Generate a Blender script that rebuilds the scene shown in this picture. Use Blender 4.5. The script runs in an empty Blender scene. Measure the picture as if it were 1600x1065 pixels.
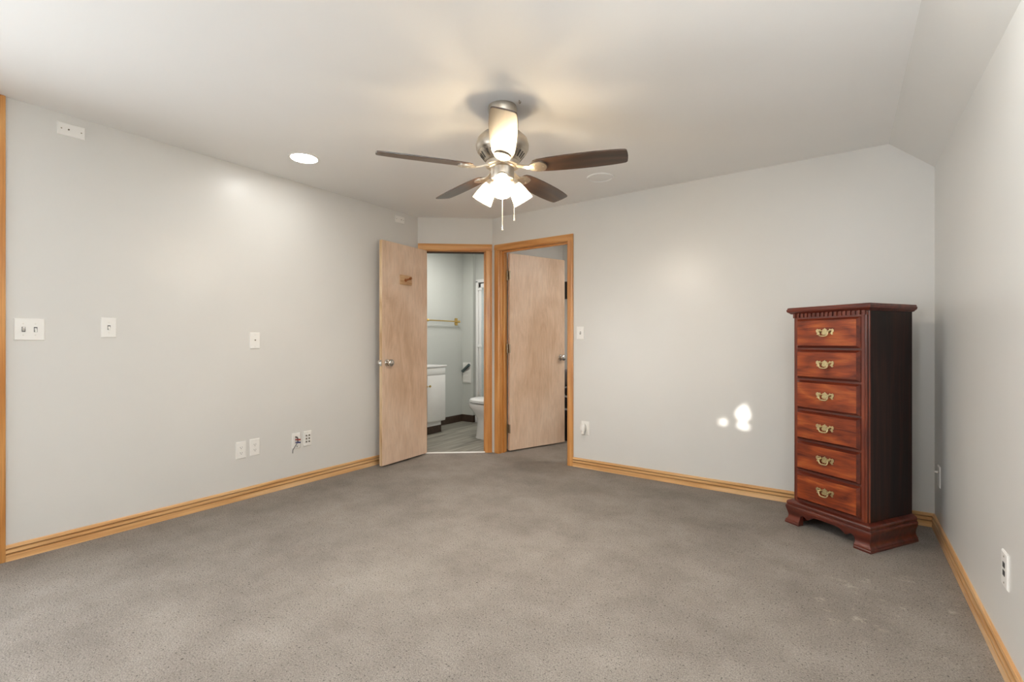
import bpy, bmesh, math, random
from mathutils import Vector, Matrix

S = bpy.context.scene
C = S.collection
PI = math.pi

# ------------------------------------------------------------------ camera
CAM_H = 1.14
YAW = 0.61224
cam_d = bpy.data.cameras.new('camera')
cam = bpy.data.objects.new('camera', cam_d)
C.objects.link(cam)
cam.location = (0, 0, CAM_H)
cam.rotation_euler = (PI / 2, 0, YAW)
cam_d.sensor_width = 36
cam_d.lens = 738.6 / 1600 * 36
cam_d.shift_y = 1.3 / 1600
cam_d.clip_start = 0.02
S.camera = cam

# ------------------------------------------------------------------ exposure and world
S.view_settings.view_transform = 'Standard'
S.view_settings.look = 'None'
S.view_settings.gamma = 1
S.view_settings.use_curve_mapping = False
S.view_settings.exposure = 0.05
S.cycles.use_denoising = True
S.cycles.max_bounces = 10
S.cycles.diffuse_bounces = 6
S.cycles.transparent_max_bounces = 12
S.cycles.sample_clamp_indirect = 6.0
S.cycles.caustics_reflective = False
S.cycles.caustics_refractive = False

W = bpy.data.worlds.new('sky')
S.world = W
W.use_nodes = True
W.node_tree.nodes['Background'].inputs[0].default_value = (0.75, 0.86, 1.0, 1)
W.node_tree.nodes['Background'].inputs[1].default_value = 1.0


def lamp(name, kind, loc, energy, color=(1, 1, 1), rot=(0, 0, 0), **kw):
    d = bpy.data.lights.new(name, kind)
    d.energy = energy
    d.color = color
    for k, v in kw.items():
        setattr(d, k, v)
    o = bpy.data.objects.new(name, d)
    o.location = loc
    o.rotation_euler = rot
    C.objects.link(o)
    return o


# room measures (metres)
XL, XR, YB, ZC = -3.5626, 0.4574, 3.8791, 2.4118
XRIDGE, ZS = 0.236, 2.216
YR = -1.3                       # wall behind the camera
AX, AY = XL, 3.397              # diagonal wall, left end
BX, BY = -2.973, YB             # diagonal wall, right end
DANG = math.atan2(BY - AY, BX - AX)
DLEN = math.hypot(BX - AX, BY - AY)
WT = 0.115
# window behind the camera
WX0, WX1, WZ0, WZ1 = -2.1, 0.1, 0.06, 2.10

# daylight that enters by the window behind the camera
lamp('window_daylight', 'AREA', ((WX0 + WX1) / 2, YR - 0.16, (WZ0 + WZ1) / 2), 6, (0.88, 0.95, 1.0),
     (PI / 2, 0, 0), shape='RECTANGLE', size=WX1 - WX0, size_y=WZ1 - WZ0)
# fill light in an unseen left window, both added to brighten the right wall
LY0, LY1, LZ0, LZ1 = -1.22, -0.05, 0.45, 1.60
lamp('side_fill', 'AREA', (XL - 0.17, (LY0 + LY1) / 2, (LZ0 + LZ1) / 2), 90, (0.88, 0.95, 1.0),
     (PI / 2, 0, -PI / 2), shape='RECTANGLE', size=LY1 - LY0, size_y=LZ1 - LZ0)
# the photographer's flash beside the camera, bounced off the ceiling
lamp('bounce_flash', 'AREA', (-0.45, -0.25, 1.45), 88, (0.885, 0.95, 1.0), (PI, 0.92, 0.0), shape='DISK', size=0.35)
# low sun
SUN_DIR = Vector((0.10, 1.0, -0.22)).normalized()      # direction the light travels
sun = lamp('sun', 'SUN', (0, -6, 5), 9.0, (1.0, 0.95, 0.88), angle=math.radians(0.53))
sun.rotation_euler = SUN_DIR.to_track_quat('-Z', 'Y').to_euler()
# ceiling lamps of the two rooms beyond the doors
lamp('bathroom_lamp', 'AREA', (-3.75, 4.25, 2.38), 17, (1.0, 0.97, 0.92), shape='DISK', size=0.35)
lamp('bedroom_lamp', 'AREA', (-0.9, 4.65, 2.38), 24, (1.0, 0.95, 0.88), shape='DISK', size=0.35)


# ------------------------------------------------------------------ materials
def new_mat(name):
    m = bpy.data.materials.new(name)
    m.use_nodes = True
    nt = m.node_tree
    return m, nt, nt.nodes['Principled BSDF']


def N(nt, t, **kw):
    n = nt.nodes.new(t)
    for k, v in kw.items():
        if k in n.inputs:
            n.inputs[k].default_value = v
        else:
            setattr(n, k, v)
    return n


def plain(name, col, rough=0.5, metal=0.0, spec=0.5, coat=0.0, noise=0.03, nscale=14.0, bump=0.0, bscale=200.0):
    m, nt, b = new_mat(name)
    tc = N(nt, 'ShaderNodeTexCoord')
    no = N(nt, 'ShaderNodeTexNoise', Scale=nscale, Detail=4.0)
    nt.links.new(tc.outputs['Object'], no.inputs['Vector'])
    r = N(nt, 'ShaderNodeValToRGB')
    e = r.color_ramp.elements
    e[0].position, e[1].position = 0.3, 0.7
    e[0].color = tuple(c * (1 - noise) for c in col) + (1,)
    e[1].color = tuple(min(1, c * (1 + noise)) for c in col) + (1,)
    nt.links.new(no.outputs['Fac'], r.inputs['Fac'])
    nt.links.new(r.outputs['Color'], b.inputs['Base Color'])
    b.inputs['Roughness'].default_value = rough
    b.inputs['Metallic'].default_value = metal
    b.inputs['Specular IOR Level'].default_value = spec
    b.inputs['Coat Weight'].default_value = coat
    b.inputs['Coat Roughness'].default_value = 0.2
    if bump:
        n2 = N(nt, 'ShaderNodeTexNoise', Scale=bscale, Detail=3.0)
        nt.links.new(tc.outputs['Object'], n2.inputs['Vector'])
        bp = N(nt, 'ShaderNodeBump', Strength=bump, Distance=0.002)
        nt.links.new(n2.outputs['Fac'], bp.inputs['Height'])
        nt.links.new(bp.outputs['Normal'], b.inputs['Normal'])
    return m


def wood(name, cols, axis='Z', along=1.2, across=28.0, rough=0.4, spec=0.5, coat=0.0, bands=6.0, pores=0.25,
         warp=0.6):
    """cols: dark, middle, light; grain runs along the object's axis"""
    m, nt, b = new_mat(name)
    L = nt.links.new
    tc = N(nt, 'ShaderNodeTexCoord')
    mp = N(nt, 'ShaderNodeMapping')
    sc = [across] * 3
    sc['XYZ'.index(axis)] = along
    mp.inputs['Scale'].default_value = sc
    L(tc.outputs['Object'], mp.inputs['Vector'])
    n1 = N(nt, 'ShaderNodeTexNoise', Scale=1.0, Detail=5.0, Roughness=0.6, Distortion=warp)
    L(mp.outputs['Vector'], n1.inputs['Vector'])
    # cathedral figure: wide, slow noise folded into bands
    mp2 = N(nt, 'ShaderNodeMapping')
    sc2 = [across * 0.16] * 3
    sc2['XYZ'.index(axis)] = along * 0.55
    mp2.inputs['Scale'].default_value = sc2
    L(tc.outputs['Object'], mp2.inputs['Vector'])
    n2 = N(nt, 'ShaderNodeTexNoise', Scale=1.0, Detail=2.0, Roughness=0.5)
    L(mp2.outputs['Vector'], n2.inputs['Vector'])
    mu = N(nt, 'ShaderNodeMath', operation='MULTIPLY')
    mu.inputs[1].default_value = bands
    L(n2.outputs['Fac'], mu.inputs[0])
    fr = N(nt, 'ShaderNodeMath', operation='PINGPONG')
    fr.inputs[1].default_value = 0.5
    L(mu.outputs[0], fr.inputs[0])
    ad = N(nt, 'ShaderNodeMath', operation='MULTIPLY_ADD')
    ad.inputs[1].default_value = 0.55
    L(fr.outputs[0], ad.inputs[0])
    m2 = N(nt, 'ShaderNodeMath', operation='MULTIPLY')
    m2.inputs[1].default_value = 0.72
    L(n1.outputs['Fac'], m2.inputs[0])
    L(m2.outputs[0], ad.inputs[2])
    r = N(nt, 'ShaderNodeValToRGB')
    e = r.color_ramp.elements
    e[0].position, e[1].position = 0.25, 0.75
    e[0].color = tuple(cols[0]) + (1,)
    e[1].color = tuple(cols[2]) + (1,)
    mid = e.new(0.5)
    mid.color = tuple(cols[1]) + (1,)
    L(ad.outputs[0], r.inputs['Fac'])
    # pores
    mp3 = N(nt, 'ShaderNodeMapping')
    sc3 = [across * 9] * 3
    sc3['XYZ'.index(axis)] = along * 5
    mp3.inputs['Scale'].default_value = sc3
    L(tc.outputs['Object'], mp3.inputs['Vector'])
    n3 = N(nt, 'ShaderNodeTexNoise', Scale=1.0, Detail=2.0)
    L(mp3.outputs['Vector'], n3.inputs['Vector'])
    r3 = N(nt, 'ShaderNodeMapRange')
    r3.inputs['From Min'].default_value = 0.35
    r3.inputs['From Max'].default_value = 0.6
    r3.inputs['To Min'].default_value = 1 - pores
    r3.inputs['To Max'].default_value = 1.0
    L(n3.outputs['Fac'], r3.inputs['Value'])
    mx = N(nt, 'ShaderNodeMix', data_type='RGBA', blend_type='MULTIPLY')
    mx.inputs[0].default_value = 1.0
    L(r.outputs['Color'], mx.inputs[6])
    L(r3.outputs['Result'], mx.inputs[7])
    L(mx.outputs[2], b.inputs['Base Color'])
    b.inputs['Roughness'].default_value = rough
    b.inputs['Specular IOR Level'].default_value = spec
    b.inputs['Coat Weight'].default_value = coat
    b.inputs['Coat Roughness'].default_value = 0.22
    return m


def srgb(r, g, b):
    f = lambda c: (c / 255 / 12.92) if c / 255 <= 0.04045 else ((c / 255 + 0.055) / 1.055) ** 2.4
    return (f(r), f(g), f(b))


M = {}
M['wall'] = plain('wall_paint', (0.640, 0.632, 0.606), 0.33, spec=0.38, noise=0.012, nscale=2.5, bump=0.10, bscale=90)
M['ceiling'] = plain('ceiling_paint', (0.80, 0.795, 0.78), 0.45, spec=0.35, noise=0.01, nscale=2.0, bump=0.08, bscale=90)
M['bath_wall'] = plain('bathroom_paint', (0.53, 0.545, 0.515), 0.4, noise=0.012, nscale=2.5)
M['white_wall'] = plain('white_wall_paint', (0.80, 0.79, 0.77), 0.5, noise=0.012, nscale=2.5)
M['plate'] = plain('white_plastic', (0.80, 0.79, 0.76), 0.32, noise=0.01)
M['plate_warm'] = plain('ivory_plastic', (0.74, 0.72, 0.67), 0.35, noise=0.01)
M['enamel'] = plain('white_enamel', (0.80, 0.80, 0.79), 0.15, noise=0.008)
M['cabinet_white'] = plain('white_cabinet_paint', (0.82, 0.82, 0.80), 0.35, noise=0.01)
M['dark'] = plain('dark_slot', (0.02, 0.02, 0.02), 0.6)
M['black'] = plain('black_plastic', (0.018, 0.017, 0.016), 0.4)
M['steel'] = plain('polished_steel', (0.62, 0.60, 0.57), 0.09, metal=1.0, noise=0.03)
M['hinge'] = plain('aged_hinge_metal', (0.33, 0.29, 0.22), 0.35, metal=1.0, noise=0.1)
M['nickel'] = plain('brushed_nickel', (0.55, 0.50, 0.43), 0.34, metal=1.0, noise=0.05, nscale=60)
M['brass'] = plain('antique_brass', (0.62, 0.53, 0.30), 0.30, metal=1.0, noise=0.18, nscale=120)
M['gold'] = plain('polished_brass', (0.72, 0.50, 0.17), 0.28, metal=1.0, noise=0.08, nscale=60)
M['red'] = plain('red_plastic', (0.36, 0.04, 0.035), 0.4)
M['blue'] = plain('blue_plastic', (0.02, 0.035, 0.16), 0.4)
M['cable_grey'] = plain('grey_cable', (0.10, 0.10, 0.10), 0.5)
M['slate'] = plain('slate_green_plastic', (0.075, 0.105, 0.105), 0.5)
M['chain'] = plain('white_bead_chain', (0.80, 0.76, 0.68), 0.35)
M['vinyl_base'] = plain('dark_vinyl_base', (0.050, 0.030, 0.020), 0.45, noise=0.25, nscale=30)
M['threshold'] = plain('white_threshold', (0.70, 0.69, 0.66), 0.4)
M['frost'] = plain('shower_glass', (0.50, 0.56, 0.57), 0.25, noise=0.05)
M['bed_grey'] = plain('grey_fabric', (0.16, 0.15, 0.155), 0.9, noise=0.2, nscale=40)

OAKB = (srgb(196, 142, 86), srgb(220, 174, 120), srgb(230, 192, 146))
def stain_grooves(m, bands):
    # darker stain gathered in the routed grooves of the board
    nt = m.node_tree
    b = nt.nodes['Principled BSDF']
    src = b.inputs['Base Color'].links[0].from_socket
    tc = N(nt, 'ShaderNodeTexCoord')
    sp = N(nt, 'ShaderNodeSeparateXYZ')
    nt.links.new(tc.outputs['Object'], sp.inputs[0])
    r = N(nt, 'ShaderNodeValToRGB')
    r.color_ramp.interpolation = 'LINEAR'
    e = r.color_ramp.elements
    e[0].position, e[0].color = 0.0, (1, 1, 1, 1)
    e[1].position, e[1].color = 1.0, (1, 1, 1, 1)
    for z, w_ in bands:
        for q, c in ((z - w_, 1.0), (z - w_ * 0.4, 0.56), (z + w_ * 0.4, 0.56), (z + w_, 1.0)):
            k = e.new(q * 10)
            k.color = (1.0 * c, 0.93 * c if c < 1 else 1, 0.82 * c if c < 1 else 1, 1)
    mu = N(nt, 'ShaderNodeMath', operation='MULTIPLY')
    mu.inputs[1].default_value = 10
    nt.links.new(sp.outputs['Z'], mu.inputs[0])
    nt.links.new(mu.outputs[0], r.inputs['Fac'])
    mx = N(nt, 'ShaderNodeMix', data_type='RGBA', blend_type='MULTIPLY')
    mx.inputs[0].default_value = 1
    nt.links.new(src, mx.inputs[6])
    nt.links.new(r.outputs['Color'], mx.inputs[7])
    nt.links.new(mx.outputs[2], b.inputs['Base Color'])


OAK = (srgb(176, 112, 50), srgb(202, 142, 78), srgb(216, 164, 102))
M['oak_base'] = wood('oak_baseboard', OAKB, 'X', 1.0, 34, 0.33, pores=0.16, coat=0.2)
stain_grooves(M['oak_base'], ((0.0375, 0.0055), (0.0605, 0.0065)))
M['oak_z'] = wood('oak_trim_upright', OAK, 'Z', 1.0, 34, 0.33, pores=0.16, coat=0.2)
M['shaded_stop'] = plain('shaded_stop_strip', (0.045, 0.030, 0.020), 0.6)  # shade under the bathroom door head is put into the stop's colour
M['oak_x'] = wood('oak_trim_level', OAK, 'X', 1.0, 34, 0.33, pores=0.16, coat=0.2)
M['oak_y'] = wood('oak_trim_along', OAK, 'Y', 1.0, 34, 0.33, pores=0.16, coat=0.2)
LUAN = (srgb(194, 162, 134), srgb(212, 184, 159), srgb(223, 199, 177))
M['luan'] = wood('plywood_door_skin', LUAN, 'Z', 1.6, 6.5, 0.38, pores=0.10, bands=3.5, warp=1.8)
M['luan_edge'] = wood('raw_door_edge', (srgb(180, 145, 105), srgb(210, 180, 140), srgb(228, 205, 172)), 'Z', 2.0, 60, 0.6)
CH = (srgb(84, 30, 14), srgb(140, 60, 25), srgb(178, 96, 44))
M['cherry_x'] = wood('cherry_drawer', CH, 'X', 3.0, 26, 0.32, pores=0.25, coat=0.12, bands=6, warp=1.4, spec=0.4)
M['cherry_lip'] = wood('dark_drawer_edge', (srgb(70, 25, 15), srgb(102, 39, 22), srgb(126, 54, 29)), 'X', 2.2, 34, 0.3, pores=0.25, coat=0.2)  # drawer edges and bevels, darker than the drawer face
CH2 = (srgb(74, 27, 15), srgb(106, 42, 22), srgb(132, 60, 32))
M['cherry_z'] = wood('cherry_frame_upright', CH2, 'Z', 1.6, 40, 0.3, pores=0.25, coat=0.35)
M['cherry_base'] = wood('cherry_moulding', (srgb(66, 24, 15), srgb(94, 38, 24), srgb(116, 52, 34)), 'X', 1.8, 40, 0.3, pores=0.25, coat=0.35)
M['shaded_side'] = wood('shaded_side_veneer', (srgb(20, 9, 7), srgb(36, 17, 13), srgb(58, 28, 19)), 'Z', 1.2, 42, 0.42, pores=0.35, coat=0.0, spec=0.3)  # dark veneer with the shade on the chest's side put into its colour
M['walnut'] = wood('walnut_blade', (srgb(36, 23, 15), srgb(58, 39, 27), srgb(84, 59, 42)), 'X', 1.8, 38, 0.36, pores=0.2, coat=0.4, spec=0.6)
M['plaque_wood'] = wood('pale_plaque_wood', (srgb(176, 132, 88), srgb(200, 160, 118), srgb(214, 178, 138)), 'X', 3, 60, 0.4)
M['peg_wood'] = wood('honey_peg_wood', (srgb(104, 54, 16), srgb(136, 76, 28), srgb(160, 98, 46)), 'X', 3, 60, 0.35)


def carpet_mat():
    m, nt, b = new_mat('speckled_carpet')
    L = nt.links.new
    tc = N(nt, 'ShaderNodeTexCoord')
    big = N(nt, 'ShaderNodeTexNoise', Scale=2.3, Detail=6.0, Roughness=0.68)
    mid = N(nt, 'ShaderNodeTexNoise', Scale=105.0, Detail=2.0, Roughness=0.6)
    fine = N(nt, 'ShaderNodeTexNoise', Scale=190.0, Detail=3.0, Roughness=0.7)
    for n in (big, mid, fine):
        L(tc.outputs['Object'], n.inputs['Vector'])
    r = N(nt, 'ShaderNodeValToRGB')
    e = r.color_ramp.elements
    e[0].position, e[1].position = 0.28, 0.74
    e[0].color = (0.205, 0.180, 0.156, 1)
    e[1].color = (0.325, 0.292, 0.262, 1)
    L(big.outputs['Fac'], r.inputs['Fac'])
    # tufts
    r2 = N(nt, 'ShaderNodeMapRange')
    r2.inputs['From Min'].default_value, r2.inputs['From Max'].default_value = 0.3, 0.7
    r2.inputs['To Min'].default_value, r2.inputs['To Max'].default_value = 0.60, 1.36
    L(fine.outputs['Fac'], r2.inputs['Value'])
    m1 = N(nt, 'ShaderNodeMix', data_type='RGBA', blend_type='MULTIPLY')
    m1.inputs[0].default_value = 1
    L(r.outputs['Color'], m1.inputs[6])
    L(r2.outputs['Result'], m1.inputs[7])
    # dark flecks
    r3 = N(nt, 'ShaderNodeMapRange')
    r3.inputs['From Min'].default_value, r3.inputs['From Max'].default_value = 0.29, 0.40
    r3.inputs['To Min'].default_value, r3.inputs['To Max'].default_value = 0.30, 1.0
    L(mid.outputs['Fac'], r3.inputs['Value'])
    m2 = N(nt, 'ShaderNodeMix', data_type='RGBA', blend_type='MULTIPLY')
    m2.inputs[0].default_value = 1
    L(m1.outputs[2], m2.inputs[6])
    L(r3.outputs['Result'], m2.inputs[7])
    # pale worn flecks on the carpet in front of the chest
    sp = N(nt, 'ShaderNodeTexNoise', Scale=9.0, Detail=6.0, Roughness=0.7)
    L(tc.outputs['Object'], sp.inputs['Vector'])
    r4 = N(nt, 'ShaderNodeMapRange')
    r4.inputs['From Min'].default_value, r4.inputs['From Max'].default_value = 0.57, 0.70
    L(sp.outputs['Fac'], r4.inputs['Value'])
    vd = N(nt, 'ShaderNodeVectorMath', operation='DISTANCE')
    vd.inputs[1].default_value = (0.17, 2.62, 0)
    L(tc.outputs['Object'], vd.inputs[0])
    r5 = N(nt, 'ShaderNodeMapRange')
    r5.inputs['From Min'].default_value, r5.inputs['From Max'].default_value = 0.18, 0.5
    r5.inputs['To Min'].default_value, r5.inputs['To Max'].default_value = 0.62, 0.0
    L(vd.outputs['Value'], r5.inputs['Value'])
    mm = N(nt, 'ShaderNodeMath', operation='MULTIPLY')
    L(r4.outputs['Result'], mm.inputs[0])
    L(r5.outputs['Result'], mm.inputs[1])
    m3 = N(nt, 'ShaderNodeMix', data_type='RGBA')
    L(mm.outputs[0], m3.inputs[0])
    L(m2.outputs[2], m3.inputs[6])
    m3.inputs[7].default_value = (0.56, 0.50, 0.41, 1)
    L(m3.outputs[2], b.inputs['Base Color'])
    b.inputs['Roughness'].default_value = 0.95
    b.inputs['Specular IOR Level'].default_value = 0.1
    bp = N(nt, 'ShaderNodeBump', Strength=0.6, Distance=0.006)
    ad = N(nt, 'ShaderNodeMath', operation='ADD')
    L(mid.outputs['Fac'], ad.inputs[0])
    L(fine.outputs['Fac'], ad.inputs[1])
    L(ad.outputs[0], bp.inputs['Height'])
    L(bp.outputs['Normal'], b.inputs['Normal'])
    return m


M['carpet'] = carpet_mat()


def plank_mat():
    m, nt, b = new_mat('grey_vinyl_plank')
    L = nt.links.new
    tc = N(nt, 'ShaderNodeTexCoord')
    mp = N(nt, 'ShaderNodeMapping')
    mp.inputs['Scale'].default_value = (22, 1.6, 1)
    L(tc.outputs['Object'], mp.inputs['Vector'])
    n1 = N(nt, 'ShaderNodeTexNoise', Scale=1.0, Detail=5.0, Roughness=0.6, Distortion=0.4)
    L(mp.outputs['Vector'], n1.inputs['Vector'])
    r = N(nt, 'ShaderNodeValToRGB')
    e = r.color_ramp.elements
    e[0].position, e[1].position = 0.3, 0.7
    e[0].color = srgb(98, 94, 84) + (1,)
    e[1].color = srgb(168, 164, 152) + (1,)
    L(n1.outputs['Fac'], r.inputs['Fac'])
    mp2 = N(nt, 'ShaderNodeMapping')
    mp2.inputs['Rotation'].default_value = (0, 0, PI / 2)
    L(tc.outputs['Object'], mp2.inputs['Vector'])
    br = N(nt, 'ShaderNodeTexBrick', Scale=1.0)
    br.inputs['Brick Width'].default_value = 0.9
    br.inputs['Row Height'].default_value = 0.15
    br.inputs['Mortar Size'].default_value = 0.0015
    br.inputs['Color1'].default_value = (0.85, 0.85, 0.85, 1)
    br.inputs['Color2'].default_value = (1.1, 1.1, 1.1, 1)
    br.inputs['Mortar'].default_value = (0.5, 0.5, 0.5, 1)
    L(mp2.outputs['Vector'], br.inputs['Vector'])
    mx = N(nt, 'ShaderNodeMix', data_type='RGBA', blend_type='MULTIPLY')
    mx.inputs[0].default_value = 1
    L(r.outputs['Color'], mx.inputs[6])
    L(br.outputs['Color'], mx.inputs[7])
    L(mx.outputs[2], b.inputs['Base Color'])
    b.inputs['Roughness'].default_value = 0.4
    return m


M['plank'] = plank_mat()


def shade_mat():
    m, nt, b = new_mat('frosted_lamp_glass')
    L = nt.links.new
    out = nt.nodes['Material Output']
    nt.nodes.remove(b)
    tc = N(nt, 'ShaderNodeTexCoord')
    no = N(nt, 'ShaderNodeTexNoise', Scale=30.0, Detail=3.0)
    L(tc.outputs['Object'], no.inputs['Vector'])
    r = N(nt, 'ShaderNodeValToRGB')
    r.color_ramp.elements[0].color = (0.92, 0.80, 0.58, 1)
    r.color_ramp.elements[1].color = (0.96, 0.86, 0.68, 1)
    L(no.outputs['Fac'], r.inputs['Fac'])
    t = N(nt, 'ShaderNodeBsdfTranslucent')
    d = N(nt, 'ShaderNodeBsdfDiffuse')
    tr = N(nt, 'ShaderNodeBsdfTransparent')
    g = N(nt, 'ShaderNodeBsdfGlossy', Roughness=0.25)
    L(r.outputs['Color'], t.inputs['Color'])
    L(r.outputs['Color'], d.inputs['Color'])
    tr.inputs['Color'].default_value = (1.0, 0.93, 0.80, 1)
    a = N(nt, 'ShaderNodeMixShader')
    a.inputs[0].default_value = 0.45
    L(t.outputs[0], a.inputs[1]); L(d.outputs[0], a.inputs[2])
    c = N(nt, 'ShaderNodeMixShader')
    c.inputs[0].default_value = 0.30
    L(a.outputs[0], c.inputs[1]); L(tr.outputs[0], c.inputs[2])
    f = N(nt, 'ShaderNodeMixShader')
    f.inputs[0].default_value = 0.05
    L(c.outputs[0], f.inputs[1]); L(g.outputs[0], f.inputs[2])
    L(f.outputs[0], out.inputs['Surface'])
    return m


M['lamp_glass'] = shade_mat()


def emit(name, col, strength):
    m, nt, b = new_mat(name)
    b.inputs['Base Color'].default_value = col + (1,)
    b.inputs['Emission Color'].default_value = col + (1,)
    b.inputs['Emission Strength'].default_value = strength
    return m


M['bulb'] = emit('lit_bulb', (1.0, 0.905, 0.79), 1850.0)
M['led'] = emit('lit_led_diffuser', (1.0, 0.99, 0.96), 62.0)


def pattern_mat():
    m, nt, b = new_mat('dark_patterned_blanket')
    L = nt.links.new
    tc = N(nt, 'ShaderNodeTexCoord')
    mp = N(nt, 'ShaderNodeMapping')
    mp.inputs['Rotation'].default_value = (0.6, 0.5, 0.7)
    L(tc.outputs['Object'], mp.inputs['Vector'])
    v = N(nt, 'ShaderNodeTexVoronoi', Scale=7.0, feature='DISTANCE_TO_EDGE')
    L(mp.outputs['Vector'], v.inputs['Vector'])
    r = N(nt, 'ShaderNodeValToRGB')
    e = r.color_ramp.elements
    e[0].position, e[1].position = 0.05, 0.09
    e[0].color = (0.45, 0.46, 0.46, 1)
    e[1].color = (0.012, 0.012, 0.016, 1)
    L(v.outputs['Distance'], r.inputs['Fac'])
    L(r.outputs['Color'], b.inputs['Base Color'])
    b.inputs['Roughness'].default_value = 0.9
    return m


M['pattern'] = pattern_mat()


# ------------------------------------------------------------------ mesh helpers
class MB:
    def __init__(s):
        s.bm = bmesh.new()

    def _add(s, vs, fs):
        v = [s.bm.verts.new(p) for p in vs]
        for f in fs:
            try:
                s.bm.faces.new([v[i] for i in f])
            except ValueError:
                pass
        return v

    def box(s, x0, x1, y0, y1, z0, z1, bevel=0.0, seg=2, mat=None):
        P = [(x0, y0, z0), (x1, y0, z0), (x1, y1, z0), (x0, y1, z0), (x0, y0, z1), (x1, y0, z1), (x1, y1, z1), (x0, y1, z1)]
        if mat:
            P = [mat @ Vector(p) for p in P]
        v = s._add(P, [(0, 3, 2, 1), (4, 5, 6, 7), (0, 1, 5, 4), (1, 2, 6, 5), (2, 3, 7, 6), (3, 0, 4, 7)])
        if bevel:
            es = {e for a in v for e in a.link_edges}
            bmesh.ops.bevel(s.bm, geom=list(es), offset=bevel, segments=seg, affect='EDGES', profile=0.5)
        return s

    def prism(s, poly, a, b, axis='Z', mat=None):
        """poly in the two remaining axes (cyclic order), extruded a..b along axis"""
        def P(p, t):
            q = {'Z': (p[0], p[1], t), 'X': (t, p[0], p[1]), 'Y': (p[0], t, p[1])}[axis]
            return mat @ Vector(q) if mat else q
        n = len(poly)
        vs = [P(p, a) for p in poly] + [P(p, b) for p in poly]
        fs = [tuple(range(n))[::-1], tuple(range(n, 2 * n))]
        fs += [(i, (i + 1) % n, n + (i + 1) % n, n + i) for i in range(n)]
        s._add(vs, fs)
        return s

    def frustum(s, r0, r1, y0, y1):
        """rectangles r=(x0,x1,z0,z1) at y0 and y1"""
        v = []
        for (x0, x1, z0, z1), y in ((r0, y0), (r1, y1)):
            v += [(x0, y, z0), (x1, y, z0), (x1, y, z1), (x0, y, z1)]
        s._add(v, [(0, 1, 2, 3), (7, 6, 5, 4), (0, 4, 5, 1), (1, 5, 6, 2), (2, 6, 7, 3), (3, 7, 4, 0)])
        return s

    def lathe(s, prof, seg=32, mat=None, closed=False):
        """prof: (r, z) pairs about the z axis"""
        mat = mat or Matrix()
        rows = []
        for r, z in prof:
            if r < 1e-6:
                rows.append([s.bm.verts.new(mat @ Vector((0, 0, z)))])
            else:
                rows.append([s.bm.verts.new(mat @ Vector((r * math.cos(2 * PI * k / seg), r * math.sin(2 * PI * k / seg), z))) for k in range(seg)])
        pairs = list(zip(rows, rows[1:]))
        if closed:
            pairs.append((rows[-1], rows[0]))
        for a, b in pairs:
            for k in range(seg):
                k2 = (k + 1) % seg
                f = [a[k % len(a)], a[k2 % len(a)], b[k2 % len(b)], b[k % len(b)]]
                g = []
                for q in f:
                    if q not in g:
                        g.append(q)
                if len(g) > 2:
                    try:
                        s.bm.faces.new(g)
                    except ValueError:
                        pass
        return s

    def tube(s, pts, rad, seg=10):
        pts = [Vector(p) for p in pts]
        rad = rad if isinstance(rad, (list, tuple)) else [rad] * len(pts)
        up = None
        rows = []
        for i, p in enumerate(pts):
            t = (pts[min(i + 1, len(pts) - 1)] - pts[max(i - 1, 0)]).normalized()
            if up is None:
                up = Vector((0, 0, 1)) if abs(t.z) < 0.9 else Vector((1, 0, 0))
            up = (up - t * up.dot(t)).normalized()
            w = t.cross(up)
            rows.append([s.bm.verts.new(p + (up * math.cos(2 * PI * k / seg) + w * math.sin(2 * PI * k / seg)) * rad[i]) for k in range(seg)])
        for a, b in zip(rows, rows[1:]):
            for k in range(seg):
                s.bm.faces.new([a[k], a[(k + 1) % seg], b[(k + 1) % seg], b[k]])
        s.bm.faces.new(rows[0][::-1])
        s.bm.faces.new(rows[-1])
        return s

    def loft(s, rings, caps=True):
        rows = [[s.bm.verts.new(p) for p in r] for r in rings]
        n = len(rows[0])
        for a, b in zip(rows, rows[1:]):
            for k in range(n):
                s.bm.faces.new([a[k], a[(k + 1) % n], b[(k + 1) % n], b[k]])
        if caps:
            s.bm.faces.new(rows[0][::-1])
            s.bm.faces.new(rows[-1])
        return s

    def ball(s, c, r, mat=None, sz=(1, 1, 1)):
        mm = Matrix.Translation(c) @ Matrix.Diagonal((sz[0], sz[1], sz[2], 1))
        if mat:
            mm = mat @ mm
        bmesh.ops.create_uvsphere(s.bm, u_segments=20, v_segments=12, radius=r, matrix=mm)
        return s

    def build(s, name, mat, parent=None, smooth=35, loc=None, rotz=0.0, bevel=0.0):
        bmesh.ops.recalc_face_normals(s.bm, faces=s.bm.faces)
        me = bpy.data.meshes.new(name)
        s.bm.to_mesh(me)
        s.bm.free()
        me.materials.append(mat)
        if smooth:
            me.shade_smooth()
            me.set_sharp_from_angle(angle=math.radians(smooth))
        o = bpy.data.objects.new(name, me)
        C.objects.link(o)
        if parent:
            o.parent = parent
        if loc is not None:
            o.location = loc
            o.rotation_euler = (0, 0, rotz)
        if bevel:
            md = o.modifiers.new('bevel', 'BEVEL')
            md.width = bevel
            md.segments = 2
            md.limit_method = 'ANGLE'
        return o


def tag(o, label, cat=None, group=None, kind=None):
    if label:
        o['label'] = label
    if cat:
        o['category'] = cat
    if group:
        o['group'] = group
    if kind:
        o['kind'] = kind
    return o


def thing(name, loc, rotz, label, cat, group=None, kind=None):
    o = bpy.data.objects.new(name, None)
    o.empty_display_size = 0.1
    C.objects.link(o)
    o.location = loc
    o.rotation_euler = (0, 0, rotz)
    return tag(o, label, cat, group, kind)


def structure(o, label, cat):
    return tag(o, label, cat, None, 'structure')


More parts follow.
